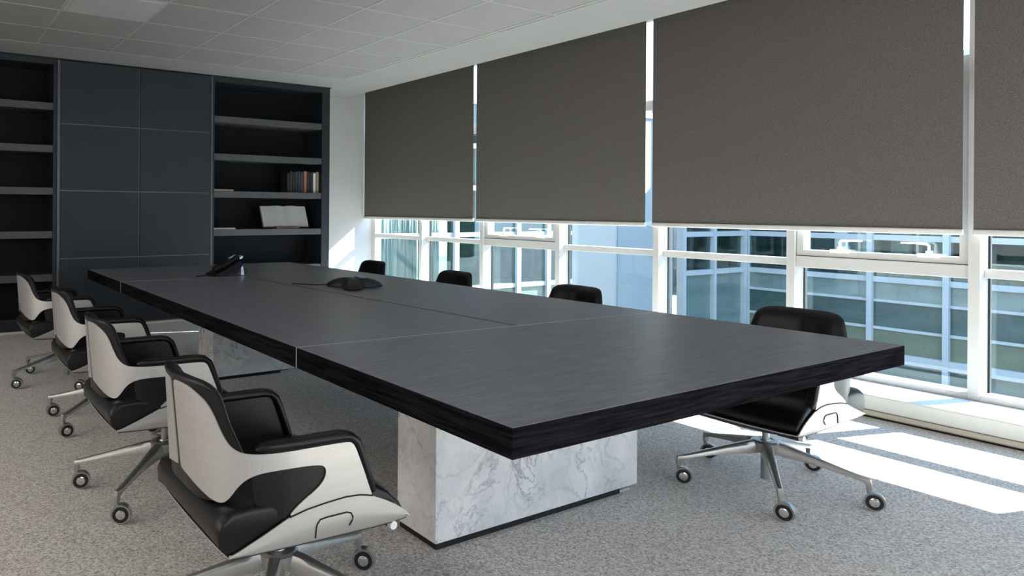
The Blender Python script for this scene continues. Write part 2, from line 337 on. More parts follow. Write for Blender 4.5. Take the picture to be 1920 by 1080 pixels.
for i, y in enumerate(ys):
    wd = wid
    ml = tag(box('trim_%d' % (i + 3), XM if y < 7 else XM + .085, XM + 0.135, y if y < 7 else 7.945, y + wd if y < 7 else YW, 0.134, 2.90, M_frame, bev=0.002), kind='structure')
    if y < 7: adopt(box('gasket', XM + 0.118, XM + 0.142, y - 0.010, y, 0.165, 2.88, M_gap), ml)
    if y >= 7: break
    y0 = y + wid; y1 = ys[i + 1] if ys[i + 1] < 7 else 7.945
    wroot = tag(link('window_%d' % (i + 1), None), kind='structure')
    wroot.location = (XM, y0, 0.134)
    P = lambda *a, **k: adopt(box(*a, **k), wroot)
    P('bottom_rail', XM + 0.004, XM + 0.135, y0, y1, 0.134, 0.168, M_frame, bev=0.002)
    P('transom', XM + 0.05, XM + 0.135, y0, y1, 2.05, 2.12, M_frame, bev=0.002)
    P('head_rail', XM + 0.02, XM + 0.135, y0, y1, 2.80, 2.90, M_frame)
    sash = any(abs(y - q) < 1e-3 for q in (1.572, 4.663, -1.55))
    gx0, gx1 = XM + 0.122, XM + 0.128
    if sash:
        P('transom', XM + 0.012, XM + 0.135, y0, y1, 0.825, 0.902, M_frame, bev=0.003)
        # opening sash: outer dark gap, frame and handles
        bm = bmesh.new(); z0, z1 = 0.902, 2.05; a0, a1 = y0, y1
        for q in ((a0, a0 + .003, z0, z1), (a1 - .003, a1, z0, z1), (a0, a1, z0, z0 + .003)): bx(bm, XM + .03, XM + .10, *q)
        adopt(obj('gasket', bm, M_gap), wroot)
        bm = bmesh.new(); a0 += .004; a1 -= .004; z0 += .004; fw = .042
        for q in ((a0, a0 + fw, z0, z1), (a1 - fw, a1, z0, z1), (a0 + fw, a1 - fw, z0, z0 + .038), (a0 + fw, a1 - fw, z1 - fw, z1)): bx(bm, XM + .022, XM + .112, *q)
        sf = adopt(obj('sash_frame', bm, M_frame), wroot)
        box('lower_pane', gx0, gx1, y0, y1, 0.168, 0.825, M_glass)
        adopt(bpy.data.objects['lower_pane'], wroot); bpy.data.objects['lower_pane'].name = 'glass_pane'
        P('glass_pane', XM + .07, XM + .076, a0 + fw, a1 - fw, z0 + .038, z1 - fw, M_glass)
        P('glass_pane', gx0, gx1, y0, y1, 2.12, 2.80, M_glass)
        for hy, sgn in ((y0 + .715 * (y1 - y0) + .0, -1), (y0 + .205 * (y1 - y0), 1)):
            zb = z0 + .038
            bm = bmesh.new(); bx(bm, XM + .012, XM + .045, hy - .055, hy + .055, zb - 0.010, zb + .012); bx(bm, XM + .014, XM + .040, hy - .013, hy + .013, zb + .010, zb + .030)
            tube(bm, [(XM + .027, hy, zb + .025), (XM + .024, hy, zb + .06), (XM + .018, hy + sgn * .012, zb + .071), (XM + .010, hy + sgn * .05, zb + .074), (XM + .006, hy + sgn * .135, zb + .074)], [.009, .009, .010, .008, .007], 8, flat=0.8)
            adopt(obj('window_handle', bm, M_handle, smooth=True), wroot)
    else:
        P('transom', XM + 0.06, XM + 0.135, y0, y1, 0.830, 0.880, M_frame, bev=0.003)
        P('glass_pane', gx0, gx1, y0, y1, 0.168, 0.830, M_glass)
        P('glass_pane', gx0, gx1, y0, y1, 0.880, 2.05, M_glass)
        P('glass_pane', gx0, gx1, y0, y1, 2.12, 2.80, M_glass)

# ------------------------------------------------------------------ roller blinds
XB = 5.09
for y0, y1, lab in ((5.836, 8.02, 'leftmost dark grey roller blind, next to the white end wall'),
                    (3.716, 5.790, 'second dark grey roller blind from the white end wall'),
                    (1.640, 3.650, 'widest dark grey roller blind, right of the picture centre'),
                    (-0.45, 1.590, 'dark grey roller blind cut off by the right picture edge')):
    b = thing('roller_blind', lab, 'blind', (XB, (y0 + y1) / 2, 1.075), 0, 'dark grey roller blinds along the window wall'); hw = (y1 - y0) / 2
    box('fabric', -0.001, 0.001, -hw, hw, 0.03, 1.74, M_blind, b)
    box('bottom_bar', -0.011, 0.011, -hw - 0.004, hw + 0.004, 0.0, 0.034, M_bar, b, bev=0.006, seg=3)
    bm = bmesh.new(); cyl(bm, (-0.027, -hw, 1.75), (-0.027, hw, 1.75), 0.026, n=20); obj('roller_tube', bm, M_bar, b, smooth=True)
    for s in (-1, 1): box('bracket', -0.055, 0.02, s * (hw + .005) - .004, s * (hw + .005) + .004, 1.71, 1.823, M_bar, b)

# ------------------------------------------------------------------ cabinet wall
YC = 7.38; YB = 7.80
def bookcase(name, label, x0, x1, stile, group=None, tops=(0.552, 0.970, 1.392, 1.803, 2.215), th=0.07):
    t = thing(name, label, 'bookcase', ((x0 + x1) / 2, YC, 0)); w = (x1 - x0) / 2; D = YB - YC
    box('back_panel', -w, w, D - 0.02, D, 0, ZC - .01, M_inside, t)
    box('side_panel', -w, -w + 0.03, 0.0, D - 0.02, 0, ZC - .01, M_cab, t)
    box('side_panel', w - stile, w, 0.0, D - 0.02, 0, ZC - .01, M_cab, t)
    box('top_panel', -w + 0.03, w - stile, 0.0, D - 0.02, 2.585, ZC - .01, M_cab, t)
    box('plinth', -w + 0.03, w - stile, 0.015, D - 0.02, 0.0, 0.135, M_cab, t)
    for z in tops: box('shelf', -w + 0.03, w - stile, 0.008, D - 0.02, z - th, z, M_shelf, t, bev=0.0015)
    return t
bookcase('bookcase', 'tall dark open bookcase at the left edge with empty shelves', -0.25, 1.135, 0.03)
bookcase('bookcase', 'tall dark open bookcase holding books, beside the white end wall', 2.7135, 4.186, 0.105)
cp = thing('cupboard', 'tall blue-grey cupboard of flat square panels between the bookcases', 'cupboard', (1.924, YC, 0))
box('carcass', -0.785, 0.785, 0.004, 0.42, 0.02, ZC - .012, M_trimline, cp)
zz = [0.03, 0.699, 1.365, 2.019, 2.64]
for c in range(2):
    for r in range(4):
        x0 = (1.168, 1.936)[c] + 0.004 - 1.924 + (0 if c else .0); x1 = (1.924, 2.700)[c] - 1.924
        box('panel', x0, x1, -0.016, 0.006, zz[r] + 0.007, zz[r + 1] - 0.005, M_cab, cp, bev=0.0015)
box('plinth', -0.785, 0.785, 0.03, 0.42, 0.0, 0.02, M_gap, cp)
for x in (-0.775, 0.785): box('edge_strip', x - 0.009, x + 0.004, -0.020, 0.01, 0.02, ZC - .012, M_trimline, cp)
tag(box('baseboard_far', -2.8, 4.19, YC - 0.012, YC - 0.001, 0.0, 0.022, M_kick), kind='structure')
tag(box('trim_30', -2.8, 4.19, YC - 0.02, YC + .3, ZC - 0.010, ZC - 0.001, M_gap), kind='structure')

# books
def book(label, x, y, z, w, h, d, m, lean=0.0, group='upright books on the right bookcase'):
    t = thing('book', label, 'book', (x, y, z), 0, group); t.rotation_euler = (0, lean, 0)
    bm = bmesh.new(); bx(bm, 0, 0.002, 0, d, 0, h); bx(bm, w - 0.002, w, 0, d, 0, h); bx(bm, 0, w, 0, 0.003, 0, h); obj('cover', bm, m, t)
    box('pages', 0.003, w - 0.003, 0.004, d - 0.004, 0.003, h - 0.003, M_paper, t)
mk = lambda n, c: mat(n, c, 0.6)
BK = [(3.655, .030, .225, 'very dark brown book, leftmost of the upright row', (0.018, 0.013, 0.012)),
      (3.688, .036, .25, 'thick blackish-brown book second in the upright row', (0.022, 0.014, 0.012)),
      (3.727, .028, .24, 'black book left of the dark blue spines', (0.012, 0.012, 0.014)),
      (3.758, .034, .245, 'dull charcoal-blue book in the upright row', (0.020, 0.024, 0.032)),
      (3.795, .030, .25, 'dark slate book between blue spines', (0.025, 0.028, 0.034)),
      (3.828, .040, .24, 'navy blue book just left of the brown-orange spine', (0.018, 0.028, 0.055)),
      (3.872, .040, .255, 'brown-orange book standing in the row', (0.30, 0.12, 0.055)),
      (3.916, .036, .25, 'dark navy book right of the brown-orange spine', (0.012, 0.018, 0.026)),
      (3.956, .034, .24, 'black book just left of the cream spine', (0.010, 0.013, 0.016)),
      (3.996, .036, .235, 'cream white book near the right end of the row', (0.62, 0.58, 0.50)),
      (4.036, .036, .25, 'tan book at the right end of the row', (0.30, 0.24, 0.15))]
for i, (x, w_, h, lab, c) in enumerate(BK): book(lab, x, 7.44, 1.392, w_, h, .17, mk('book_cloth_%d' % i, c))
fb = thing('book', 'flat tan book lying on the shelf beneath the upright row, left end', 'book', (2.745, 7.40, 1.392), 0)
box('cover', 0, 0.23, 0, 0.17, 0, 0.018, mk('tan_cover', (0.36, 0.24, 0.17)), fb, bev=.001); box('pages', .004, .227, .003, .165, .018, .020, M_paper, fb)
fb['label'] = 'flat tan book lying at the left end of the upright books\' shelf'
fb = thing('book', 'flat pale grey book lying left of the open book', 'book', (2.748, 7.40, 0.970), 0)
box('cover', 0, 0.255, 0, 0.17, 0, 0.015, mk('pale_cover', (0.42, 0.42, 0.43)), fb, bev=.001); box('pages', .004, .25, .003, .165, .015, .017, M_paper, fb)
# open book on a stand
ob = thing('open_book', 'large open book propped up on the shelf', 'book', (3.66, 7.47, 0.985)); ob.rotation_euler = (-0.42, 0, 0)
def page(sg):
    bm = bmesh.new(); rows = []
    for k in range(9):
        u = k / 8; xx = sg * u * 0.29; yy = -0.012 - 0.024 * math.sin(min(1, u * 1.6) * PI * 0.9) * (1 - u * .5)
        rows.append((xx, yy, u))
    f = [[bm.verts.new((xx, yy, z)) for z in (0.006, 0.262)] for xx, yy, u in rows]; g = [[bm.verts.new((xx, 0.0, z)) for z in (0.006, 0.262)] for xx, yy, u in rows]
    for A in (f, g):
        for a, b in zip(A, A[1:]): bm.faces.new((a[0], b[0], b[1], a[1]))
    for a, b, c, d in zip(f, f[1:], g, g[1:]): bm.faces.new((a[0], b[0], d[0], c[0])); bm.faces.new((a[1], b[1], d[1], c[1]))
    bm.faces.new((f[-1][0], f[-1][1], g[-1][1], g[-1][0])); bm.faces.new((f[0][0], f[0][1], g[0][1], g[0][0]))
    obj('pages', bm, M_paper, ob, smooth=True)
page(1); page(-1)
box('cover', -0.298, 0.298, 0.0005, 0.005, 0.0, 0.268, mk('book_board', (0.10, 0.07, 0.05)), ob)
st = thing('book_stand', 'small brown wooden stand holding the open book', 'book stand', (3.66, 7.45, 0.970))
bm = bmesh.new(); bx(bm, -0.15, 0.15, -0.035, 0.01, 0.0, 0.012); bx(bm, -0.15, 0.15, -0.035, -0.028, 0.012, 0.022); obj('ledge', bm, mk('brown_wood', (0.14, 0.07, 0.045)), st)
bm = bmesh.new()
for s in (-.1, .1):
    v = [(s - .008, .02, 0), (s + .008, .02, 0), (s + .008, .20, 0), (s - .008, .20, 0)]; tp = [(s - .008, .125, .20), (s + .008, .125, .20), (s + .008, .145, .20), (s - .008, .145, .20)]
    bm = bmesh.new(); loft(bm, [v, tp]); obj('prop', bm, mk('brown_wood', (0.14, 0.07, 0.045)), st)

# ------------------------------------------------------------------ table
ZT = 0.72; TH = 0.072
tb = thing('conference_table', 'long dark wooden conference table on two white marble bases', 'table', (2.05, 3.45, 0))
TX, TY = 2.05, 3.45
xl = lambda y: 1.12
xr = lambda y: 3.055 - 0.0453 * (y - 1.149)
xc = lambda y: 2.130 - 0.0668 * (y - 2.179)
ly0, ly1, fy0, fy1 = 1.149, 5.774, 2.165, 4.683
def slab(c0, c1, nm='tabletop_panel'):
    bm = bmesh.new(); pts = [c0[0], c0[1], c1[1], c1[0]]
    pts = [(px - TX, py - TY) for px, py in pts]
    A = [bm.verts.new((x, y, ZT - TH)) for x, y in pts]; B = [bm.verts.new((x, y, ZT)) for x, y in pts]
    bm.faces.new(A[::-1]); tf = bm.faces.new(B)
    for i in range(4): bm.faces.new((A[i], A[(i + 1) % 4], B[(i + 1) % 4], B[i]))
    bmesh.ops.bevel(bm, geom=bm.edges[:], offset=0.0012, segments=1, affect='EDGES')
    o = obj(nm, bm, M_side, tb); o.data.materials.append(M_top_sheen)
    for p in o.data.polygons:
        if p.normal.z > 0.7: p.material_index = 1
    return o
seam = lambda x, y: y - 0.0385 * (x - 1.12)   # slight skew of the joints
g = 0.0025
slab(((xl(0), ly0), (xr(ly0), ly0)), ((xl(0), seam(1.12, 2.199) - g), (xr(2.13), seam(3.0, 2.199) - g)))
slab(((xl(0), seam(1.12, 4.716) + g), (xr(4.65), seam(2.9, 4.716) + g)), ((xl(0), ly1), (xr(ly1), ly1)))
a, b = seam(1.12, 2.199) + g, seam(2.1, 2.199) + g; c, d = seam(1.12, 4.716) - g, seam(1.96, 4.716) - g
sg = 0.006
slab(((xl(0), a), (xc(b) - sg, b)), ((xl(0), c), (xc(d) - sg, d)))
slab(((xc(b) + sg, b), (xr(2.13), seam(3.0, 2.199) + g)), ((xc(d) + sg, d), (xr(4.65), seam(2.9, 4.716) - g)))
def strip(y):
    bm = bmesh.new(); A = []; B = []
    for x, yy in ((1.1195, y - g), (xr(y) + .0004, seam(3.0, y) - g), (xr(y) + .0004, seam(3.0, y) + g), (1.1195, y + g)):
        A.append(bm.verts.new((x - TX, yy - TY, ZT - TH - .0002))); B.append(bm.verts.new((x - TX, yy - TY, ZT + .0003)))
    bm.faces.new(A[::-1]); bm.faces.new(B)
    for i in range(4): bm.faces.new((A[i], A[(i + 1) % 4], B[(i + 1) % 4], B[i]))
    obj('joint_strip', bm, M_strip, tb)
strip(2.199); strip(4.716)
bm = bmesh.new(); V = []
for z in (ZT - TH, ZT - .012):
    V.append([bm.verts.new((x - TX, y - TY, z)) for x, y in ((xc(b) - sg, b), (xc(b) + sg, b), (xc(d) + sg, d), (xc(d) - sg, d))])
bm.faces.new(V[0][::-1]); bm.faces.new(V[1])
for i in range(4): bm.faces.new((V[0][i], V[0][(i + 1) % 4], V[1][(i + 1) % 4], V[1][i]))
obj('cable_slot', bm, M_gap, tb)
for x0, x1, y0, y1 in ((1.556, 2.658, 1.971, 2.205), (1.746, 2.375, 4.70, 5.00)):
    box('marble_base', x0 - TX, x1 - TX, y0 - TY, y1 - TY, 0.022, ZT - TH, M_marble, tb, bev=0.002)
    pl = box('base_plinth', x0 + .006 - TX, x1 - .11 - TX, y0 + .004 - TY, y1 - .01 - TY, 0.0, 0.022, M_gap, tb)
    box('foot_plate', x1 - .11 - TX, x1 - .035 - TX, y0 + .01 - TY, y1 - .01 - TY, 0.0, 0.010, M_silver, tb)
    box('foot_riser', x1 - .11 - TX, x1 - .08 - TX, y0 + .05 - TY, y1 - .05 - TY, 0.010, 0.022, M_gap, tb)

# ------------------------------------------------------------------ chair
plan = [(-.306, 0), (-.3035, .06), (-.294, .12), (-.273, .175), (-.236, .223), (-.185, .252), (-.12, .267), (-.05, .270), (.1, .270), (.34, .270)]
def cr(P, n=8):
    o = []
    Q = [(2 * P[0][0] - P[1][0], -P[1][1])] + P + [(2 * P[-1][0] - P[-2][0], 2 * P[-1][1] - P[-2][1])]
    Q[0] = (P[1][0], -P[1][1])
    for i in range(1, len(Q) - 2):
        for k in range(n):
            t = k / n; p0, p1, p2, p3 = Q[i - 1], Q[i], Q[i + 1], Q[i + 2]
            o.append(tuple(0.5 * (2 * p1[j] + (p2[j] - p0[j]) * t + (2 * p0[j] - 5 * p1[j] + 4 * p2[j] - p3[j]) * t * t + (3 * p1[j] - p0[j] - 3 * p2[j] + p3[j]) * t ** 3) for j in (0, 1)))
    o.append(P[-1]); return o
PC = cr(plan); PD = [0]
for a_, b_ in zip(PC, PC[1:]): PD.append(PD[-1] + math.hypot(b_[0] - a_[0], b_[1] - a_[1]))
def pl_at(s):
    sg_ = -1 if s < 0 else 1; s = abs(s)
    for i in range(len(PD) - 1):
        if s <= PD[i + 1] or i == len(PD) - 2:
            t = (s - PD[i]) / (PD[i + 1] - PD[i]); x = PC[i][0] + t * (PC[i + 1][0] - PC[i][0]); y = PC[i][1] + t * (PC[i + 1][1] - PC[i][1])
            dx, dy = PC[i + 1][0] - PC[i][0], PC[i + 1][1] - PC[i][1]; l = math.hypot(dx, dy)
            j = max(0, i - 4); k = min(len(PC) - 1, i + 5); dx, dy = PC[k][0] - PC[j][0], PC[k][1] - PC[j][1]
            if i < 4: dx += 0; 
            l = math.hypot(dx, dy); nx, ny = -dy / l, dx / l   # outward normal for +y side
            if s < .05: nx, ny = -1 + 0, ny * s / .05; l = math.hypot(nx, ny); nx /= l; ny /= l
            return x, y * sg_, nx, ny * sg_
def SH(s, z, off):
    x, y, nx, ny = pl_at(s)
    lean = -0.10 * (z - 0.60) * max(0, 1 - abs(s) / .30)
    return (x + lean + nx * off, y + ny * off, z)
def shell(name, poly, o_in, o_out, m, parent, side, smooth_it=2, step=0.018, rim=None):
    poly = chaikin(poly, smooth_it)
    bm = bmesh.new(); bm.faces.new([bm.verts.new((p[0], p[1], 0)) for p in poly])
    s = -0.1
    while s < 0.75:
        bmesh.ops.bisect_plane(bm, geom=bm.verts[:] + bm.edges[:] + bm.faces[:], plane_co=(s, 0, 0), plane_no=(1, 0, 0)); s += step
    bmesh.ops.triangulate(bm, faces=bm.faces[:])
    vs = [v.co.copy() for v in bm.verts]; bm.verts.index_update(); fs = [[v.index for v in f.verts] for f in bm.faces]; be = [[v.index for v in e_.verts] for e_ in bm.edges if e_.is_boundary]
    bm.free(); bm = bmesh.new()
    # side: +1 left (+y), -1 right (-y)
    A = [bm.verts.new(SH(side * v.x, v.y, o_out)) for v in vs]; B = [bm.verts.new(SH(side * v.x, v.y, o_in)) for v in vs]
    for f in fs:
        bm.faces.new([A[i] for i in f]); bm.faces.new([B[i] for i in reversed(f)])
    for i, j in be: bm.faces.new((A[i], A[j], B[j], B[i]))
    return obj(name, bm, m, parent, smooth=True, angle=50)
SHELL = [(.010, .60), (.010, .731), (.016, .742), (.055, .744), (.10, .741), (.135, .729), (.168, .712), (.190, .683), (.208, .645), (.232, .608), (.262, .590), (.305, .585), (.40, .584), (.50, .583), (.560, .581), (.576, .574), (.587, .553), (.610, .495), (.630, .440), (.637, .425), (.625, .423), (.600, .430), (.551, .436), (.50, .435), (.44, .429), (.394, .418), (.388, .424), (.412, .443), (.436, .458), (.462, .472), (.484, .490), (.494, .512), (.487, .530), (.468, .536), (.42, .540), (.36, .541), (.31, .538), (.276, .525), (.255, .506), (.240, .486), (.224, .468), (.206, .460), (.18, .463), (.150, .473), (.105, .487), (.06, .497), (.018, .501), (.010, .508)]
LINING = [(.29, .48), (.29, .585), (.40, .590), (.50, .590), (.565, .588), (.585, .565), (.612, .495), (.634, .437), (.60, .425), (.50, .42), (.40, .41), (.32, .42)]
def build_chair():
    t = thing('office_chair', 'x', 'chair')
    for sd in (-1, 1):
        shell('back_shell', SHELL, -0.002, 0.002, M_alu, t, sd)
        shell('side_lining', LINING, -0.022, -0.0035, M_leather, t, sd, 1)
        # arm pad: fat soft strip along the arm top and down its front edge
        path = [(.300, .592), (.315, .5965), (.34, .598), (.42, .5975), (.50, .597), (.548, .596), (.572, .591), (.590, .576), (.602, .550), (.618, .505), (.633, .463), (.645, .430)]
        bm = bmesh.new(); rings = []
        for i, (s, z) in enumerate(path):
            a_ = path[max(0, i - 1)]; b_ = path[min(len(path) - 1, i + 1)]; ds, dz = b_[0] - a_[0], b_[1] - a_[1]; l = math.hypot(ds, dz); ns, nz = -dz / l, ds / l
            k = 0.45 if i == 0 else (0.8 if i == 1 else (0.75 if i == len(path) - 1 else 1)); hh = 0.0125 * k; wi, wo = -0.040, 0.006
            ring = []
            for q in range(12):
                th = 2 * PI * q / 12; cx_, cy_ = math.cos(th), math.sin(th); ex = math.copysign(abs(cx_) ** .6, cx_); ey = math.copysign(abs(cy_) ** .6, cy_)
                off = (wi + wo) / 2 + ex * (wo - wi) / 2 * k; h_ = ey * hh
                ring.append(SH(sd * (s + ns * h_), z + nz * h_, off))
            rings.append(ring)
        loft(bm, rings); obj('arm_pad', bm, M_leather, t, smooth=True, angle=60)
        # rounded handle recess outline on the seat shell
        y = sd * 0.2735; bm = bmesh.new(); X0, X1, Z0, Z1 = -0.022, 0.088, 0.354, 0.394
        tube(bm, [(X0 - .004, y, Z0 - .006), (X0 - .001, y, Z0 + .02), (X0 + .001, y, Z1 - .012), (X0 + .010, y, Z1 - .001), (X0 + .03, y, Z1 + .001), (X1 - .02, y, Z1 + .001), (X1 - .006, y, Z1 - .004), (X1, y, Z1 - .016), (X1 - .002, y, Z0 + .016), (X1 - .012, y, Z0 + .004)], 0.002, 6)
        obj('handle_groove', bm, M_gap, t, smooth=True)
        bm = bmesh.new(); cyl(bm, (.225, sd * .17, .322), (.225, sd * .252, .322), .012, n=14); sl = obj('knob_sleeve', bm, M_rubber, t, smooth=True)
        bm = bmesh.new(); cyl(bm, (.225, sd * .252, .322), (.225, sd * .268, .322), .012, .0115, n=18); obj('knob', bm, M_handle, t, smooth=True)
    # back cushion, wrapped inside both shells
    hs = [(.450, .12), (.462, .20), (.485, .240), (.52, .262), (.56, .272), (.59, .268), (.62, .250), (.66, .228), (.70, .214), (.725, .204), (.742, .190), (.755, .165), (.762, .12)]
    bm = bmesh.new(); NU, NV = 26, 22; zb, zt = .450, .762; G = {}
    for side_ in (0, 1):
        for j in range(NV + 1):
            v = -1 + 2 * j / NV; vv = math.sin(v * PI / 2); z = (zb + zt) / 2 + vv * (zt - zb) / 2; hw = lerp_tab(hs, z)
            for i in range(NU + 1):
                u = math.sin((-1 + 2 * i / NU) * PI / 2); s = u * hw
                prof = (max(0, 1 - abs(u) ** 5) * max(0, 1 - abs(vv) ** 6)) ** .5
                thick = (.050 + .012 * math.exp(-((z - .58) / .08) ** 2)) * prof
                # top rolls slightly over the shell edge
                back = -0.003 + (0.010 * prof if z > .746 else 0)
                zc = z
                edge = i in (0, NU) or j in (0, NV)
                if side_ == 1 and edge: G[(1, i, j)] = G[(0, i, j)]; continue
                off = -0.006 - thick if side_ == 0 else back
                if edge: off = -0.010
                # keep the gutter down the spine
                if side_ == 0: off += 0.006 * math.exp(-(s / .012) ** 2) * prof
                G[(side_, i, j)] = bm.verts.new(SH(s, zc, off))
    for side_ in (0, 1):
        for i in range(NU):
            for j in range(NV):
                q = [G[(side_, i, j)], G[(side_, i + 1, j)], G[(side_, i + 1, j + 1)], G[(side_, i, j + 1)]]
                try: bm.faces.new(q)
                except Exception: pass
    obj('back_cushion', bm, M_leather, t, smooth=True, angle=70)
    # spine behind the slot between the shells
    bm = bmesh.new(); rings = []
    for z in (.50, .56, .62, .68, .735):
        rings.append([SH(-.014, z, -.001), SH(.014, z, -.001), SH(.014, z, -.012), SH(-.014, z, -.012)])
    loft(bm, rings); obj('spine', bm, M_rubber, t)
    # seat cushion
    top = [(-.262, .352), (-.285, .385), (-.288, .415), (-.276, .440), (-.250, .455), (-.20, .458), (-.10, .450), (.0, .452), (.10, .456), (.17, .448), (.225, .420), (.262, .385), (.276, .358), (.270, .347), (.15, .339), (0, .337), (-.15, .340), (-.24, .346)]
    bm = bmesh.new(); rings = []
    cx_, cz_ = 0.0, .385
    N = 24
    for i in range(N + 1):
        v = math.sin((-1 + 2 * i / N) * PI / 2); y = v * .262; k = (1 - abs(v) ** 18) ** .4 if abs(v) < 1 else 0
        k2 = .93 + .07 * k; ring = []
        for (px, pz) in top:
            if pz > .40: zz_ = .345 + (pz - .345) * (.80 + .20 * k) + 0.012 * max(0, (abs(v) - .55)) * (1 if px < .1 else 0)
            else: zz_ = .345 + (pz - .345) * (.6 + .4 * k)
            xx_ = px * (.975 + .025 * k)
            if px > .2: xx_ -= 0.012 * abs(v) ** 3
            ring.append((xx_, y, zz_))
        rings.append(ring)
    loft(bm, rings); sc = obj('seat_cushion', bm, M_leather, t, smooth=True, angle=75)
    # transverse crease between the rear roll and the flat of the seat
    for sd in (-1, 1):
        bm = bmesh.new(); tube(bm, [(-.20, sd * .258, .40), (-.215, sd * .2595, .375), (-.235, sd * .258, .352)], .0018, 6); obj('piping', bm, M_rubber, sc, smooth=True)
    # seat shell: folded metal pan, low at the back, arched at the sides
    hi = [(-.262, .356), (-.24, .362), (-.17, .388), (-.10, .417), (-.05, .427), (.0, .432), (.064, .4355), (.11, .432), (.145, .424), (.19, .403), (.23, .381), (.262, .358), (.277, .343)]
    lo = [(-.262, .349), (-.20, .345), (-.1, .341), (0, .338), (.15, .334), (.22, .334), (.262, .336), (.277, .340)]
    bm = bmesh.new(); XSn = [-.262 + .539 * i / 44 for i in range(45)]; o_ = []; i_ = []
    for x in XSn:
        zh, zl = lerp_tab(hi, x), lerp_tab(lo, x); f = min(1, (.277 - x) / .05 + .3, (x + .262) / .03 + .45)
        sec = [(-.2725, zh), (-.2725, zl + (zh - zl) * .5), (-.2725, zl + .006), (-.268, zl), (-.20, zl - .012 * f), (-.10, zl - .019 * f), (0, zl - .021 * f), (.10, zl - .019 * f), (.20, zl - .012 * f), (.268, zl), (.2725, zl + .006), (.2725, zl + (zh - zl) * .5), (.2725, zh)]
        o_.append([bm.verts.new((x, y, z)) for y, z in sec])
        i_.append([bm.verts.new((x, max(-.2682, min(.2682, y)), z + (.0035 if 1 < k < 11 else 0))) for k, (y, z) in enumerate(sec)])
    n = len(o_[0])
    for a_, b_ in zip(o_, o_[1:]):
        for k in range(n - 1): bm.faces.new((a_[k], a_[k + 1], b_[k + 1], b_[k]))
    for a_, b_ in zip(i_, i_[1:]):
        for k in range(n - 1): bm.faces.new((a_[k + 1], a_[k], b_[k], b_[k + 1]))
    for idx in (0, -1):
        for k in range(n - 1): bm.faces.new((o_[idx][k], i_[idx][k], i_[idx][k + 1], o_[idx][k + 1]))
    for k in (0, n - 1):
        for a_, b_, c_, d_ in zip(o_, o_[1:], i_, i_[1:]): bm.faces.new((a_[k], b_[k], d_[k], c_[k]))
    ss = obj('seat_shell', bm, M_alu, t, smooth=True, angle=50)
    bm = bmesh.new(); P3 = []; Q3 = []
    for x in [-.256 + .524 * i / 20 for i in range(21)]:
        zl = lerp_tab(lo, x); f = min(1, (.277 - x) / .05 + .3, (x + .262) / .03 + .45)
        sec = [(-.266, zl - .0015), (-.20, zl - .0135 * f - .001), (-.10, zl - .0205 * f - .001), (0, zl - .0225 * f - .001), (.10, zl - .0205 * f - .001), (.20, zl - .0135 * f - .001), (.266, zl - .0015)]
        P3.append([bm.verts.new((x, y, z)) for y, z in sec]); Q3.append([bm.verts.new((x, y, z - .002)) for y, z in sec])
    for a_, b_, c_, d_ in zip(P3, P3[1:], Q3, Q3[1:]):
        for k in range(6): bm.faces.new((a_[k], a_[k + 1], b_[k + 1], b_[k])); bm.faces.new((c_[k + 1], c_[k], d_[k], d_[k + 1]))
        for k in (0, 6): bm.faces.new((a_[k], b_[k], d_[k], c_[k]))
    for a_, c_ in ((P3[0], Q3[0]), (P3[-1], Q3[-1])):
        for k in range(6): bm.faces.new((a_[k], c_[k], c_[k + 1], a_[k + 1]))
    obj('seat_underside', bm, M_rubber, t, smooth=True, angle=50)
    # dark seam where arm and seat shell meet
    for sd in (-1, 1):
        bm = bmesh.new(); tube(bm, [(x, sd * .2725, lerp_tab(hi, x) + .0005) for x in (-.10, -.05, 0, .03, .064, .09, .11, .130, .150)], .0022, 6); obj('seam', bm, M_gap, t, smooth=True)
    # mechanism, gas column, hub
    bm = bmesh.new(); bx(bm, -.10, .12, -.06, .06, .296, .316); bmesh.ops.bevel(bm, geom=bm.edges[:], offset=.008, segments=2, affect='EDGES'); obj('tilt_mechanism', bm, M_rubber, t, smooth=True)
    bm = bmesh.new(); tube(bm, [(.05, .05, .300), (.055, .14, .296), (.06, .185, .294), (.062, .20, .282)], [.006, .005, .007, .005], 8); obj('height_lever', bm, M_cast, t, smooth=True)
    bm = bmesh.new(); lathe(bm, [(.014, .205), (.014, .262), (.023, .266), (.026, .298)], 20); obj('gas_column', bm, M_cast, t, smooth=True)
    bm = bmesh.new(); lathe(bm, [(.019, .035), (.019, .15), (.040, .155), (.056, .165), (.058, .198), (.050, .206), (.034, .207), (.032, .2045), (.022, .2045), (.020, .210), (.0145, .210)], 28)
    obj('base_hub', bm, M_cast, t, smooth=True)
    # star base legs
    bm = bmesh.new(); rings = []
    for x, zt_, h_, w_ in ((.030, .2045, .048, .040), (.075, .1985, .050, .038), (.11, .190, .043, .033), (.17, .1745, .032, .028), (.24, .156, .024, .024), (.31, .1385, .019, .021), (.345, .130, .018, .020)):
        wt = w_ * .42; wb = w_ * .62
        rings.append([(x, -wb, zt_ - h_), (x, wb, zt_ - h_), (x, wb * .95, zt_ - h_ * .35), (x, wt, zt_ - .002), (x, wt * .7, zt_), (x, -wt * .7, zt_), (x, -wt, zt_ - .002), (x, -wb * .95, zt_ - h_ * .35)])
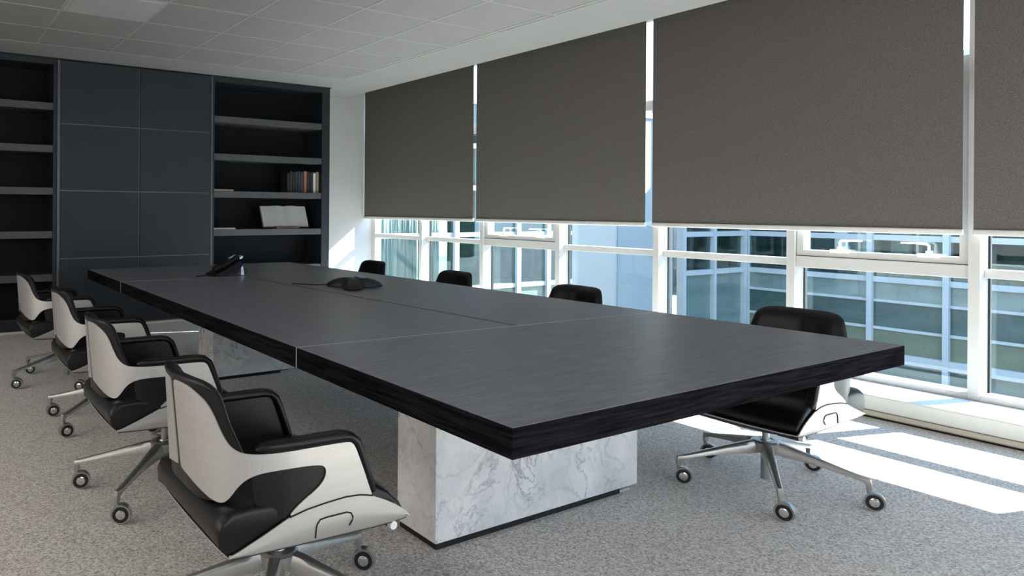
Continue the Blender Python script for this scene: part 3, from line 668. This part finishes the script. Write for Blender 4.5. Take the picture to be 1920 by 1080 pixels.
    # the end turns down to the caster stem
    for (cx2, cz2, ax, az, w_) in ((.362, .120, .5, 1, .019), (.3665, .103, 1, .25, .017), (.367, .082, 1, 0, .014)):
        wt, wb = w_ * .42, w_ * .62; hx = .010
        rings.append([(cx2 - hx * 1.0, -wb, cz2 - (.012 if ax < 1 else 0)), (cx2 - hx, wb, cz2 - (.012 if ax < 1 else 0)), (cx2 - hx * .3, wb * .95, cz2), (cx2 + hx, wt, cz2 + (.004 if ax < 1 else 0)), (cx2 + hx, wt * .7, cz2 + (.005 if ax < 1 else 0)), (cx2 + hx, -wt * .7, cz2 + (.005 if ax < 1 else 0)), (cx2 + hx, -wt, cz2 + (.004 if ax < 1 else 0)), (cx2 - hx * .3, -wb * .95, cz2)])
    loft(bm, rings); leg = obj('base_leg', bm, M_cast, t, smooth=True, angle=40)
    # caster, wheel axis along local y, wheel centre trailing along +x
    bm = bmesh.new()
    cyl(bm, (0, 0, .060), (0, 0, .090), .0085, n=12)
    prof = [(.0175, -.014), (.0375, -.0155), (.0382, -.012), (.0382, .012), (.0375, .0155), (.0175, .014)]
    N = 28; rings = []
    for k in range(N):
        a_ = 2 * PI * k / N; rr = 1.0
        rings.append([( .018 + math.cos(a_) * (r - (.004 if (r > .03 and math.sin(a_) < -.45) else 0)), y, .0382 + math.sin(a_) * (r - (.004 if (r > .03 and math.sin(a_) < -.45) else 0))) for r, y in prof])
    V = [[bm.verts.new(p) for p in r] for r in rings]
    for k in range(N):
        a_, b_ = V[k], V[(k + 1) % N]
        for j in range(6): bm.faces.new((a_[j], a_[(j + 1) % 6], b_[(j + 1) % 6], b_[j]))
    caster = obj('caster', bm, M_cast, t, smooth=True, angle=40)
    bm = bmesh.new(); N = 28; prof = [(.0180, -.0175), (.0290, -.0175), (.0305, -.0150), (.0305, .0150), (.0290, .0175), (.0180, .0175)]
    V = [[bm.verts.new((.018 + math.cos(2 * PI * k / N) * r, y, .0382 + math.sin(2 * PI * k / N) * r)) for r, y in prof] for k in range(N)]
    for k in range(N):
        a_, b_ = V[k], V[(k + 1) % N]
        for j in range(6): bm.faces.new((a_[j], a_[(j + 1) % 6], b_[(j + 1) % 6], b_[j]))
    tyre = obj('tyre', bm, M_rubber, caster, smooth=True, angle=40)
    bm = bmesh.new(); lathe(bm, [(.002, -.019), (.011, -.0188), (.0182, -.0165), (.0182, .0165), (.011, .0188), (.002, .019)], 20, 'y')
    bmesh.ops.translate(bm, verts=bm.verts[:], vec=(.018, 0, .0382)); hub = obj('hub_cap', bm, M_chrome, caster, smooth=True)
    return t, leg, caster
chair0, leg0, caster0 = build_chair()
protos = [c for c in chair0.children if c not in (leg0, caster0)]
CH = [(.906, 1.886, 0, 18, 'office chair nearest the camera, bottom left, silver back shells and black leather'),
      (.905, 3.02, 0, 9, 'silver-backed office chair directly behind the nearest one, left side of table'),
      (.94, 4.14, 0, 0, 'third silver-backed office chair from the camera along the left side of table'),
      (.885, 5.250, 0.04, -18, 'farthest silver-backed office chair at left, in front of the open bookcase'),
      (3.165, 1.700, PI, 0, 'office chair pushed in at the near right corner, sunlit side and star base in view'),
      (3.170, 2.985, PI, 20, 'black leather office chair on window side, second from the camera, only its top showing'),
      (3.175, 4.140, PI, 5, 'black leather office chair on window side, third from the camera, small top above table'),
      (3.180, 5.275, PI, 30, 'black leather office chair on window side nearest the white end wall')]
GRP = 'silver and black office chairs around the conference table'
def set_base(root, legs, casters, x, y, rz, a0, seed):
    rnd = random.Random(seed)
    for k in range(5):
        th = math.radians(a0 + 72 * k) - rz
        legs[k].rotation_euler = (0, 0, th)
        lx, ly_ = .367 * math.cos(th), .367 * math.sin(th)
        casters[k].location = (lx, ly_, 0)
        wx, wy = x + .367 * math.cos(th + rz), y + .367 * math.sin(th + rz)
        d = math.atan2(-wy, -wx)            # direction to the camera's side of the room
        casters[k].rotation_euler = (0, 0, d + PI / 2 - rz + rnd.uniform(-.35, .35) + (0 if True else PI))
for idx, (x, y, rz, a0, lab) in enumerate(CH):
    if idx == 0: root = chair0
    else:
        root = chair0.copy(); COL.objects.link(root)
        for c in protos:
            q = c.copy(); COL.objects.link(q); q.parent = root
            for gch in c.children: h_ = gch.copy(); COL.objects.link(h_); h_.parent = q
    dz = (0, 0, 0, 0, -.005, -.022, -.022, -.018)[idx]       # seats set at slightly different heights
    if dz:
        for c in root.children:
            if not c.name.startswith(('base_hub', 'base_leg', 'caster')): c.location.z += dz
    legs = []; casters = []
    for k in range(5):
        if idx == 0 and k == 0: legs.append(leg0); casters.append(caster0); continue
        l_ = leg0.copy(); COL.objects.link(l_); l_.parent = root; legs.append(l_)
        c_ = caster0.copy(); COL.objects.link(c_); c_.parent = root; casters.append(c_)
        for gch in caster0.children: h_ = gch.copy(); COL.objects.link(h_); h_.parent = c_
    root.location = (x, y, 0); root.rotation_euler = (0, 0, rz); root['label'] = lab; root['category'] = 'chair'; root['group'] = GRP
    set_base(root, legs, casters, x, y, rz, a0, idx + 3)

# ------------------------------------------------------------------ phones on the table
ph = thing('desk_phone', 'black desk phone with silver edge at the far end of the table', 'phone', (1.90, 4.83, ZT), 0.05)
bm = bmesh.new()
prof = [(-.16, .004), (-.155, .016), (-.02, .060), (.055, .098), (.075, .100), (.085, .085), (.070, .030), (.055, .006), (.0, .004)]
prof = [(-.125, .004), (-.130, .016), (-.05, .050), (.045, .100), (.066, .106), (.078, .090), (.060, .050), (.035, .030), (-.02, .022), (-.06, .004)]
loft(bm, [[(px, y * .9, pz * k + .002 * (1 - k)) for px, pz in prof] for y, k in ((-.10, .92), (-.095, 1), (.095, 1), (.10, .92))]); obj('body', bm, M_phone, ph, smooth=True, angle=30)
bm = bmesh.new(); tube(bm, [(-.13, -.055, .045), (-.11, -.055, .056), (-.05, -.055, .072), (.0, -.055, .100), (.045, -.055, .125), (.06, -.055, .126)], [.021, .025, .017, .017, .024, .020], 10); obj('handset', bm, M_phone, ph, smooth=True)
bm = bmesh.new(); loft(bm, [[(.068, y, .004), (.092, y, .004), (.082, y, .064), (.066, y, .070)] for y in (-.085, -.01)]); obj('stand', bm, M_silver, ph)
bm = bmesh.new(); loft(bm, [[(.040, y, .108), (.085, y, .124), (.088, y, .140), (.042, y, .120)] for y in (-.07, .08)]); dsp = obj('display', bm, M_silver, ph)
bm = bmesh.new(); loft(bm, [[(.0385, y, .109), (.042, y, .1195), (.0375, y, .118), (.035, y, .110)] for y in (-.06, .07)]); obj('screen', bm, M_lcd, dsp)
bm = bmesh.new()
pts = []
for i in range(60):
    t_ = i / 59; pts.append((-.13 - .13 * t_ + .0, -.05 - .02 * math.sin(t_ * 3) + .005 * math.cos(i * 1.9), .008 + .005 * math.sin(i * 1.9) + .012 * (1 - t_)))
tube(bm, pts, .0028, 5); obj('coiled_cord', bm, M_phone, ph, smooth=True)
bm = bmesh.new(); tube(bm, [(.085, 0, .006), (.11, -.02, .005), (.14, -.01, .008), (.165, .03, .03), (.150, .05, .038), (.14, .04, .036)], .0028, 6); obj('cable', bm, M_phone, ph, smooth=True)
bm = bmesh.new()
for r_ in range(4):
    for c_ in range(3): bx(bm, -.085 + r_ * .018, -.073 + r_ * .018, .0 + c_ * .022, .014 + c_ * .022, .037 + r_ * .0098, .042 + r_ * .0098)
kp = obj('keypad', bm, M_silver, ph); kp['kind'] = 'stuff'

cf = thing('conference_phone', 'low three-armed black conference phone in the middle of the table', 'phone', (2.275, 3.70, ZT), 0)
def tri(r_at, z_, n=72, ph0=0.0):
    out_ = []
    for k in range(n):
        th = 2 * PI * k / n; lob = (0.5 + 0.5 * math.cos(3 * (th - ph0))) ** 1.6; r = r_at * (.44 + .72 * lob); out_.append((r * math.cos(th), r * math.sin(th), z_))
    return out_
p0 = math.radians(-4)
bm = bmesh.new(); loft(bm, [tri(.150, .010, ph0=p0), tri(.168, .004, ph0=p0), tri(.172, .010, ph0=p0), tri(.160, .024, ph0=p0), tri(.130, .042, ph0=p0), tri(.095, .055, ph0=p0), tri(.06, .061, ph0=p0), tri(.02, .063, ph0=p0)])
obj('body', bm, M_conf, cf, smooth=True, angle=40)
bm = bmesh.new(); a0_ = p0
ux, uy = math.cos(a0_), math.sin(a0_)
def Q(u, v, z): return (u * ux - v * uy, u * uy + v * ux, z)
loft(bm, [[Q(.02, v, .060), Q(.075, v, .056), Q(.075, v, .064), Q(.02, v, .068)] for v in (-.03, .03)]); obj('display', bm, M_lcd, cf)
bm = bmesh.new()
for r_ in range(4):
    for c_ in range(3):
        u = .088 + r_ * .017; z = .0475 - r_ * .0085; loft(bm, [[Q(u, v, z - .006), Q(u + .012, v, z - .010), Q(u + .012, v, z - .002), Q(u, v, z + .003)] for v in (-.024 + c_ * .017, -.012 + c_ * .017)])
kp = obj('keypad', bm, M_silver, cf); kp['kind'] = 'stuff'
bm = bmesh.new(); tube(bm, [(-.10, .17, .010), (-.14, .22, .004), (-.18, .27, .004), (-.225, .35, .004), (-.236, .37, .0035)], .003, 6); obj('cable', bm, M_phone, cf, smooth=True)

# ------------------------------------------------------------------ outside: courtyard buildings
tag(box('courtyard', 5.4, 40, -20, 30, -1.4, -1.3, M_ground), kind='structure')
tag(box('trim_40', 5.27, 5.40, -2.6, 8.6, -1.3, 0.14, M_wblock), kind='structure')
def place(c, r): c.parent = r; c.location = Vector(c.location) - r.location; return c
A = thing('glass_building', 'glass building across the courtyard with white posts and bands, facing the windows', 'building', (12, 1.5, -1.3))
for z0, z1, p in ((.80, .88, .03), (.19, .27, .03), (-.10, -.06, .02), (-.50, -.46, .02), (-.95, -.82, .06), (1.95, 2.05, .03), (2.65, 2.75, .03), (3.25, 3.38, .05)):
    place(box('band', 12 - p, 12.05, -6, 6.82, z0, z1, M_white), A)
pY = [6.76] + [6.76 - .912 * i for i in range(1, 14)]
for y in pY: place(box('post', 11.93, 12.05, y - .035, y + .035, -1.3, 3.3, M_white), A)
for y0_, y1_ in zip(pY[1:], pY):
    for z0, z1, mm in ((.88, 1.95, M_fglass), (.27, .80, M_fglass), (2.05, 2.65, M_fglass), (2.75, 3.25, M_fglass), (-.06, .19, M_frost), (-.46, -.10, M_tealdk_refl), (-.82, -.50, M_khaki_refl), (-1.3, -.95, M_tealdk_refl)):  # khaki and dark teal panes hold painted reflections
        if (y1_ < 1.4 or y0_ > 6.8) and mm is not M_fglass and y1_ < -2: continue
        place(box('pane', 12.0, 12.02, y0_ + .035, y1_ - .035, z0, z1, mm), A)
place(box('interior_wall', 13.2, 13.3, -6, 6.82, -.1, 3.3, M_room), A)
place(box('roof', 12.0, 16, -6, 6.82, 3.3, 3.4, M_white), A)
place(box('interior_floor', 12.05, 13.2, -6, 6.82, -.12, -.10, M_room), A)
def curtain(root, x0, x1, y, z0, z1, along='x', amp=.02):
    bm = bmesh.new(); n = max(8, int((x1 - x0) / .025)); pv = None
    for i in range(n + 1):
        u = x0 + (x1 - x0) * i / n; d_ = amp * math.sin(i * 1.7) + amp * .5 * math.sin(i * .63)
        P_ = (u, y + d_) if along == 'x' else (y + d_, u)
        a_ = bm.verts.new((P_[0] - root.location.x, P_[1] - root.location.y, z0 - root.location.z)); b_ = bm.verts.new((P_[0] - root.location.x, P_[1] - root.location.y, z1 - root.location.z))
        if pv: bm.faces.new((pv[0], a_, b_, pv[1]))
        pv = (a_, b_)
    o = obj('curtain', bm, M_curt, root, smooth=True, angle=80)
    md = o.modifiers.new('thickness', 'SOLIDIFY'); md.thickness = .006
curtain(A, 5.0, 5.5, 12.25, .27, 1.9, 'y'); curtain(A, 4.55, 4.8, 12.3, .27, 1.9, 'y'); curtain(A, 4.05, 4.3, 12.25, .27, 1.9, 'y'); curtain(A, 2.2, 2.9, 12.3, .27, 1.9, 'y')

B = thing('glass_wing', 'glazed side wing with white posts, between the pale block and the glass building', 'building', (11, 6.78, -1.3))
for z0, z1 in ((.80, .88), (.19, .27), (1.95, 2.05), (2.65, 2.75), (3.25, 3.38)): place(box('band', 10.15, 11.91, 6.74, 6.84, z0, z1, M_white), B)
for x in (10.19, 11.0, 11.87): place(box('post', x - .035, x + .035, 6.72, 6.84, -1.3, 3.3, M_white), B)
for x0, x1 in ((10.225, 10.965), (11.035, 11.835)):
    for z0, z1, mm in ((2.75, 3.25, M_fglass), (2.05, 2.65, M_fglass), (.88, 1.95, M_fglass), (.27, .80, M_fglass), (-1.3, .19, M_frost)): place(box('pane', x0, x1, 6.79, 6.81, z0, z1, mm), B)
place(box('interior_wall', 10.15, 11.9, 7.7, 7.8, -.1, 3.3, M_room), B)
place(box('side_wall', 11.86, 11.92, 6.85, 7.7, -.1, 3.3, M_room), B); place(box('roof', 10.15, 11.9, 6.82, 7.8, 3.31, 3.4, M_white), B)
place(box('side_wall', 12.05, 13.2, 6.76, 6.82, -.1, 3.3, M_room), A); place(box('interior_floor', 10.15, 11.86, 6.85, 7.7, -.12, -.10, M_room), B)
curtain(B, 10.3, 10.55, 7.0, .27, 1.9)

Cb = thing('pale_block', 'plain pale rendered block rising beside the glazed wing', 'building', (9.48, 7.3, -1.3))
place(box('wall', 8.80, 10.14, 6.90, 7.74, -1.3, 5.8, M_wblock), Cb)
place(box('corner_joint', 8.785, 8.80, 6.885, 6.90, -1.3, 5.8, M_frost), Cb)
place(box('band', 8.79, 10.15, 6.88, 6.90, 2.62, 2.70, M_white), Cb)

D = thing('rear_glass_building', 'glazed building closing the courtyard beyond the far end of the windows', 'building', (8.8, 11, -1.3))
for z0, z1 in ((.66, .75), (-.42, -.33), (1.6, 1.7), (2.45, 2.55), (3.35, 3.5)): place(box('band', 5.4, 13, 10.95, 11.05, z0, z1, M_white), D)
PX = [5.45, 6.4, 7.25, 8.30, 9.12, 10.0, 10.81, 11.7, 12.6]
for x in PX: place(box('post', x - .055, x + .055, 10.92, 11.05, -1.3, 3.4, M_white), D)
for x0, x1 in zip(PX, PX[1:]):
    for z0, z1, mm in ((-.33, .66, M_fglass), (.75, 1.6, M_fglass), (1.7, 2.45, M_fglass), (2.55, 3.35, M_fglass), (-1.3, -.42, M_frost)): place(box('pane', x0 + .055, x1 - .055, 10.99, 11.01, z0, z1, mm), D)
place(box('interior_wall', 5.4, 9.2, 12.4, 12.5, -.4, 3.4, M_room), D); place(box('interior_screen', 9.25, 10.0, 11.35, 11.40, -.4, 3.4, M_roomk), D); place(box('interior_wall', 10.6, 13, 12.6, 12.7, -.4, 3.4, M_room), D)
place(box('interior_floor', 5.4, 13, 11.05, 12.6, -.42, -.40, M_room), D); place(box('roof', 5.4, 13, 11, 14, 3.42, 3.5, M_white), D)
place(box('side_wall', 12.9, 13.0, 11.05, 12.6, -.4, 3.4, M_room), D)
curtain(D, 7.30, 8.24, 11.10, -.33, 1.6); curtain(D, 8.36, 8.80, 11.12, -.33, 1.6); curtain(D, 10.1, 10.4, 11.4, -.33, 1.6)
